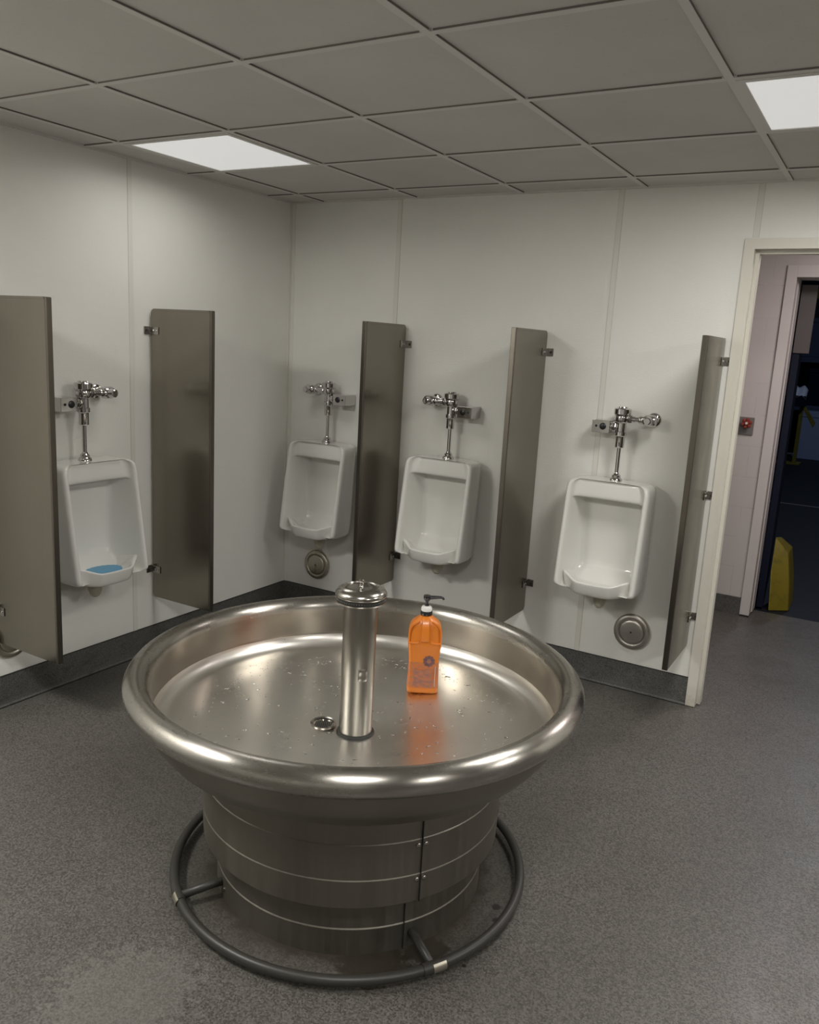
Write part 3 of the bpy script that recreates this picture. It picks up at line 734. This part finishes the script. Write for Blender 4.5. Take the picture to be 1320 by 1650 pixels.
# flush valves
def make_valve(s):
    # s=+1: supply stop on the right, sensor on the left; local z is the true height
    t = empty('flush_valve', (0, 0, 1.078))
    Z = lambda z: z - 1.078
    AY = -0.082
    bm = bmesh.new()
    lathe(bm, [(0.0, Z(1.437)), (0.019, Z(1.437)), (0.0215, Z(1.4355)), (0.023, Z(1.4315)), (0.037, Z(1.4285)), (0.0405, Z(1.425)), (0.0405, Z(1.402)), (0.038, Z(1.398)), (0.0345, Z(1.392)), (0.0, Z(1.392))], 36, (0, AY, 0))
    make('valve_cap', bm, M_CHROME, t, angle=25)
    bm = bmesh.new()
    lathe(bm, [(0.0, Z(1.393)), (0.032, Z(1.393)), (0.0335, Z(1.388)), (0.0335, Z(1.372)), (0.029, Z(1.362)), (0.0225, Z(1.358)), (0.0225, Z(1.318)), (0.0275, Z(1.316)), (0.0275, Z(1.299)), (0.0235, Z(1.296)), (0.022, Z(1.292)), (0.0215, Z(1.242)), (0.019, Z(1.239)), (0.0, Z(1.239))], 36, (0, AY, 0))
    tube(bm, [(0, AY, Z(1.381)), (s * 0.062, AY, Z(1.381))], 0.0155, 20)
    lathe(bm, [(0.019, 0.03), (0.021, 0.033), (0.021, 0.046), (0.019, 0.049)], 6, (0, AY, Z(1.381)), (s, 0, 0))
    make('valve_body', bm, M_CHROME, t, angle=35)
    bm = bmesh.new()
    tube(bm, [(s * 0.06, AY, Z(1.381)), (s * 0.105, AY, Z(1.381))], 0.0125, 18)
    lathe(bm, [(0.0175, 0.082), (0.020, 0.086), (0.020, 0.1), (0.0175, 0.103)], 8, (0, AY, Z(1.381)), (s, 0, 0))
    lathe(bm, [(0.0, 0.100), (0.02, 0.101), (0.0265, 0.108), (0.0285, 0.125), (0.0285, 0.15), (0.024, 0.16), (0.0, 0.164)], 28, (0, AY, Z(1.381)), (s, 0, 0))
    tube(bm, [(s * 0.132, AY, Z(1.381)), (s * 0.132, -0.003, Z(1.381))], 0.017, 20)
    st = make('supply_stop', bm, M_CHROME, t, angle=40)
    bm = bmesh.new(); lathe(bm, [(0.0, 0.0565), (0.014, 0.056), (0.018, 0.052), (0.0195, 0.03), (0.022, 0.026), (0.0, 0.026)], 24, (s * 0.132, AY, Z(1.381)), (0, -1, 0)); make('stop_cap', bm, M_CHROME, st)
    bm = bmesh.new(); lathe(bm, [(0.0, 0.014), (0.02, 0.014), (0.031, 0.009), (0.0345, 0.003), (0.0345, 0.0), (0, 0)], 32, (s * 0.132, 0, Z(1.381)), (0, -1, 0)); make('wall_flange', bm, M_CHROME, st)
    # sensor box
    bm = bmesh.new(); tube(bm, [(0, AY, Z(1.338)), (-s * 0.056, AY, Z(1.338))], 0.018, 18)
    lathe(bm, [(0.022, 0.022), (0.0245, 0.026), (0.0245, 0.04), (0.022, 0.043)], 8, (0, AY, Z(1.338)), (-s, 0, 0))
    box(bm, (min(-s * 0.05, -s * 0.137), AY - 0.026, Z(1.305)), (max(-s * 0.05, -s * 0.137), -0.002, Z(1.366)))
    sx = make('sensor_housing', bm, M_CHROME, t, bevel=0.004, angle=40)
    bm = bmesh.new(); lathe(bm, [(0.0, 0.0045), (0.013, 0.004), (0.0165, 0.0015), (0.0165, -0.002), (0, -0.002)], 28, (-s * 0.083, AY - 0.026, Z(1.3365)), (0, -1, 0)); tag(make('sensor_lens', bm, M_BLACK, sx), 'round black sensor lens')
    bm = bmesh.new(); lathe(bm, [(0.0, 0.002), (0.006, 0.0015), (0.0065, -0.002), (0, -0.002)], 20, (-s * 0.116, AY - 0.026, Z(1.3365)), (0, -1, 0)); make('button', bm, M_BLACK, sx)
    # tailpiece and spud
    bm = bmesh.new(); tube(bm, [(0, AY, Z(1.243)), (0, AY, Z(1.09))], 0.0098, 18); make('tailpiece', bm, M_CHROME, t, angle=60)
    bm = bmesh.new(); lathe(bm, [(0.0, Z(1.118)), (0.0105, Z(1.118)), (0.014, Z(1.11)), (0.0215, Z(1.104)), (0.0215, Z(1.094)), (0.029, Z(1.088)), (0.031, Z(1.0785)), (0.0, Z(1.0785))], 32, (0, AY, 0)); make('spud_flange', bm, M_CHROME, t)
    return t
pv = {1: make_valve(1), -1: make_valve(-1)}; used = set()
VA = [(0, -1.556, PI / 2, 1, 'chrome sensor flush valve above the urinal on the left wall'),
      (0.362, 0, 0, -1, 'chrome sensor flush valve above the corner urinal'),
      (1.172, 0, 0, -1, 'chrome sensor flush valve above the middle urinal of the back wall'),
      (2.098, 0, 0, 1, 'chrome sensor flush valve above the urinal nearest the doorway')]
for x, y, rz, s, lab in VA:
    o = pv[s] if s not in used else copy_tree(pv[s]); used.add(s)
    o.location = (x, y, 1.078); o.rotation_euler = (0, 0, rz); tag(o, lab, 'flush valve', 'chrome flush valves')

# urinal screens
def screen(x, y, rz, lab, m):
    bm = bmesh.new(); n = 40
    rows = []
    for rr in (1.0, 0.97, 0.6, 0.0):
        rows.append([bm.verts.new((0.092 * rr * math.cos(2 * PI * k / n) * (1 + 0.05 * (k % 2)), 0.062 * rr * math.sin(2 * PI * k / n) * (1 + 0.05 * (k % 2)), 0.004 if rr == 1 else 0.009 + 0.004 * (1 - rr))) for k in range(n)] if rr else [bm.verts.new((0, 0, 0.016))])
    for a, b in zip(rows, rows[1:]):
        for k in range(n):
            if len(b) == 1: bm.faces.new((a[k], a[(k + 1) % n], b[0]))
            else: bm.faces.new((a[k], a[(k + 1) % n], b[(k + 1) % n], b[k]))
    o = make('urinal_screen', bm, m); o.location = (x, y, 0.573); o.rotation_euler = (0, 0, rz)
    return tag(o, lab, 'urinal screen')
so = screen(0.185, -1.553, PI / 2, 'bright blue rubber screen lying in the left wall urinal', M_BLUE)

# ------------------------------------------------------------------ partitions
ZP0, ZP1, PD = 0.308, 1.776, 0.415
def partition(loc, rz, lab, side, clips):
    # local: wall plane y=0, panel runs to y=-PD, thickness in x; 'side' = +1/-1 the face that carries the brackets
    t = tag(empty('urinal_partition', (loc[0], loc[1], ZP0), rz), lab, 'partition', 'steel urinal partitions')
    th = 0.0125; hh = ZP1 - ZP0; rc = 0.02
    pts = [(-0.012 - 0.0, 0.0 + rc)] 
    pts = [(-PD + 0.012, 0.0), (-0.012 - rc, 0.0)] + [(-0.012 - rc + rc * math.sin(math.radians(a)), rc - rc * math.cos(math.radians(a))) for a in (20, 45, 70, 90)]
    pts += [(-0.012 - rc + rc * math.cos(math.radians(a)), hh - rc + rc * math.sin(math.radians(a))) for a in (0, 20, 45, 70)] + [(-0.012 - rc, hh), (-PD + 0.012, hh)]
    bm = bmesh.new(); prism(bm, pts, -th + 0.001, th - 0.001, 0)
    make('panel', bm, M_PART, t, bevel=0.0015, angle=30)
    bm = bmesh.new(); box(bm, (-th, -PD, -0.001), (th, -PD + 0.014, hh + 0.001)); make('end_cap', bm, M_PEDGE, t, bevel=0.003)
    bm = bmesh.new()
    box(bm, (-th - 0.0002, -PD + 0.014, hh - 0.009), (th + 0.0002, -0.03, hh + 0.0012)); make('top_cap', bm, M_PART, t, bevel=0.0012)
    for z in clips:
        bm = bmesh.new(); s = side
        a, b = sorted((s * (th - 0.001), s * (th + 0.0035)))
        box(bm, (a, -0.068, z - 0.018 - ZP0), (b, -0.001, z + 0.018 - ZP0))
        a, b = sorted((s * (th - 0.001), s * (th + 0.034)))
        box(bm, (a, -0.006, z - 0.019 - ZP0), (b, -0.0005, z + 0.019 - ZP0))
        br = make('bracket', bm, M_CHROME2, t, bevel=0.0015)
        for k, (yy, ax, org) in enumerate(((-0.034, (s, 0, 0), None), (-0.054, (s, 0, 0), None), (0, (0, -1, 0), 1))):
            bm = bmesh.new()
            if org is None: lathe(bm, [(0.0055, -0.001), (0.0055, 0.0015), (0.003, 0.003), (0, 0.0032)], 14, (s * (th + 0.0035), yy, z - ZP0), ax)
            else: lathe(bm, [(0.006, -0.001), (0.006, 0.0015), (0.003, 0.003), (0, 0.0032)], 14, (s * (th + 0.022), -0.006, z - ZP0), ax)
            make('screw', bm, M_CHROME if org is None else M_RUB, br)
    return t
C2 = (1.672, 0.458)
partition((0.8125, 0), 0, 'steel partition on the back wall nearest the corner, half hiding a urinal', 1, C2)
partition((1.6445, 0), 0, 'steel partition in the middle of the back wall', 1, C2)
partition((2.5015, 0), 0, 'steel partition beside the door frame, seen nearly edge on', 1, (1.675, 1.055, 0.458))
partition((0, -1.0875), PI / 2, 'steel partition on the left wall nearer the corner, seen whole', -1, C2)
partition((0, -1.960), PI / 2, 'steel partition at the left edge of the photo, cut off by it', -1, C2)

# ------------------------------------------------------------------ clean-out covers
def cover(loc, rz, lab, m):
    t = tag(empty('cleanout_cover', loc, rz), lab, 'wall cover', 'round clean-out covers')
    bm = bmesh.new(); lathe(bm, [(0.0, 0.012), (0.058, 0.0125), (0.063, 0.0135), (0.067, 0.020), (0.071, 0.0215), (0.085, 0.019), (0.091, 0.013), (0.0925, 0.004), (0.092, 0.0003), (0.0, 0.0003)][::-1], 56, (0, 0, 0), (0, -1, 0), cap=False)
    # dished disc standing proud of a rolled rim
    make('cover_rim', bm, m, t, angle=50)
    bm = bmesh.new(); lathe(bm, [(0.0, 0.0245), (0.05, 0.0243), (0.059, 0.0225), (0.0635, 0.018), (0.064, 0.012), (0, 0.012)], 56, (0, 0, 0), (0, -1, 0), cap=False)
    d = make('cover_disc', bm, m, t, angle=50)
    bm = bmesh.new(); lathe(bm, [(0.0, 0.026), (0.003, 0.0258), (0.0055, 0.0245), (0.0055, 0.0235), (0, 0.0235)], 16, (0, 0, 0), (0, -1, 0), cap=False); make('screw', bm, M_RUB, d)
    return t
cover((2.239, -0.0005, 0.314), 0, 'round steel clean-out cover low on the wall near the doorway', M_COVER)
cover((0.262, -0.0005, 0.299), 0, 'round tarnished clean-out cover in the corner under a urinal', M_TARN)
cover((0.0005, -1.907, 0.312), PI / 2, 'round clean-out cover peeping from under the leftmost partition', M_TARN)

# ------------------------------------------------------------------ things seen through the doorway
t = tag(empty('wall_plate', (2.398, YH, 1.21)), 'grey steel wall plate with red valve handle on the hallway wall', 'wall plate')
bm = bmesh.new(); box(bm, (-0.048, -0.008, 0), (0.046, -0.0005, 0.116)); make('plate', bm, M_GREYP, t, bevel=0.003)
bm = bmesh.new()
for k in range(6):
    an = 2 * PI * k / 6 + 0.3; lathe(bm, [(0.0, 0.02), (0.009, 0.018), (0.012, 0.012), (0.009, 0.004), (0, 0.002)], 12, (0.004 + 0.024 * math.cos(an), -0.022, 0.078 + 0.024 * math.sin(an)), (0, -1, 0), cap=False)
lathe(bm, [(0.0, 0.045), (0.014, 0.042), (0.02, 0.03), (0.02, 0.008), (0, 0.004)], 20, (0.004, 0, 0.078), (0, -1, 0), cap=False)
hd = make('handle', bm, M_REDP, t)
bm = bmesh.new(); lathe(bm, [(0.0, 0.050), (0.007, 0.048), (0.008, 0.042), (0, 0.042)], 16, (0.004, 0, 0.078), (0, -1, 0), cap=False); make('hub', bm, M_WHITE, hd)

t = tag(empty('open_door', (2.606, 1.968, 0.015), math.radians(4.6)), 'dark navy door leaf standing open beyond the hallway frame', 'door')
bm = bmesh.new(); box(bm, (-0.022, 0, 0), (0.022, 0.88, 2.17)); make('door_leaf', bm, M_NAVY, t, bevel=0.003)
bm = bmesh.new(); box(bm, (-0.021, -0.012, 1.735), (0.075, 0.05, 2.165)); tag(make('upper_panel', bm, M_DPANEL, t, bevel=0.002), 'grey upper panel')
bm = bmesh.new()
tube(bm, [(0.022, 0.81, 1.0), (0.06, 0.81, 1.0), (0.06, 0.72, 1.0)], 0.009, 12); make('lever', bm, M_NAVY, t)

t = tag(empty('guard_block', (2.645, 2.0, 0)), 'yellow painted guard block on the floor just outside the doorway', 'guard')
bm = bmesh.new()
B = [(0.015, -0.02, 0), (0.155, 0.04, 0), (0.155, 0.36, 0), (-0.06, 0.36, 0), (-0.005, -0.02, 0.30), (0.075, 0.02, 0.33), (0.085, 0.16, 0.415), (-0.02, 0.16, 0.50), (-0.06, 0.36, 0.46), (0.09, 0.36, 0.42)]
B = [Vector(v) for v in B]
vs = [bm.verts.new(v) for v in ((0.02, -0.03, 0), (0.14, 0.06, 0), (0.14, 0.36, 0), (0.02, 0.36, 0), (0.0, -0.02, 0.275), (0.085, 0.09, 0.40), (0.085, 0.34, 0.40), (0.0, 0.34, 0.46), (-0.012, 0.10, 0.50), (0.12, 0.07, 0.20), (0.12, 0.35, 0.20))]
for f in ((0, 1, 9, 5, 4), (1, 2, 10, 9), (9, 10, 6, 5), (4, 5, 8), (5, 6, 7, 8), (0, 4, 8, 7, 3), (2, 3, 7, 6, 10), (0, 3, 2, 1)): bm.faces.new([vs[i] for i in f])
make('guard_body', bm, M_YEL, t, bevel=0.008)

o = boxo('floor_stripe', (0.2, 6.9, -0.0015), (6, 6.96, 0.001), M_GREYP); tag(o, 'thin pale painted stripe across the dark warehouse floor', 'stripe')
# pallet rack against the far end
t = tag(empty('pallet_rack', (2.0, 13.0, 0)), 'blue pallet rack with a yellow top beam at the far end of the warehouse', 'rack')
for x in (-0.62, 1.9):
    for y in (0, 0.9): boxo('upright', (x - 0.05, y - 0.04, 0), (x + 0.05, y + 0.04, 3.6), M_NAVY, t, bevel=0.004)
tag(boxo('beam', (-0.57, -0.045, 2.86), (1.85, 0.0, 3.02), M_YEL, t, bevel=0.004), 'yellow beam')
for z in (1.72, 0.84): boxo('beam', (-0.57, -0.045, z), (1.85, 0.0, z + 0.1), M_DARKB, t, bevel=0.004)
for z in (1.79, 0.92, 2.99): boxo('shelf_deck', (-0.57, 0.0, z), (1.85, 0.9, z + 0.03), M_NAVY, t)
def crate(lo, hi, m, lab):
    c = tag(empty('storage_crate', ((lo[0] + hi[0]) / 2, (lo[1] + hi[1]) / 2, lo[2])), lab, 'crate')
    dx, dy, dz = (hi[0] - lo[0]) / 2, (hi[1] - lo[1]) / 2, hi[2] - lo[2]
    boxo('crate_body', (-dx, -dy, 0), (dx, dy, dz * 0.88), m, c, bevel=0.01); boxo('crate_lid', (-dx - 0.01, -dy - 0.01, dz * 0.88), (dx + 0.01, dy + 0.01, dz), m, c, bevel=0.01)
crate((1.46, 13.02, 1.82), (2.4, 13.85, 2.52), M_DARKB, 'slate blue crate on the upper deck of the pallet rack')
crate((1.75, 13.0, 0.95), (2.6, 13.85, 1.62), M_NAVY, 'dark crate on the lower deck of the pallet rack')
crate((1.75, 12.4, 0.0), (2.6, 12.9, 0.86), M_PALEB, 'pale blue crate standing on the floor before the pallet rack')
# yellow machine stand with a sheet of paper
t = tag(empty('machine_stand', (1.72, 11.5, 0)), 'yellow steel machine stand in the dark warehouse', 'stand')
for x in (-0.11, 0.12):
    boxo('post', (x - 0.03, -0.03, 0.0), (x + 0.03, 0.03, 0.98), M_YEL, t, bevel=0.004)
boxo('base_plate', (-0.2, -0.2, 0), (0.22, 0.2, 0.02), M_YEL, t)
boxo('head_box', (-0.16, -0.14, 0.98), (0.17, 0.14, 1.16), M_NAVY, t, bevel=0.01)
bm = bmesh.new(); prism(bm, [(0.12, 0.98), (0.18, 0.98), (0.36, 0.72), (0.33, 0.64)], -0.04, 0.04, 1); make('arm', bm, M_YEL, t, bevel=0.004)
boxo('pole', (-0.16, 0.06, 1.16), (-0.08, 0.12, 1.95), M_GREYP, t); tag(boxo('red_cap', (-0.17, 0.03, 1.36), (-0.03, 0.14, 1.46), M_REDP, t, bevel=0.005), 'dark red cap')
bm = bmesh.new(); g = []
for i in range(9):
    g.append([bm.verts.new((1.62 + 0.27 * i / 8, 11.36 + 0.25 * j / 4, 1.168 + 0.16 * (j / 4) + 0.03 * math.sin(i * 1.3) - 0.008 * i + 0.02)) for j in range(5)])
for i in range(8):
    for j in range(4): bm.faces.new((g[i][j], g[i + 1][j], g[i + 1][j + 1], g[i][j + 1]))
o = make('paper_sheet', bm, M_PAPER); sl = o.modifiers.new('thickness', 'SOLIDIFY'); sl.thickness = 0.003
tag(o, 'crumpled white sheet on the yellow machine stand', 'paper')
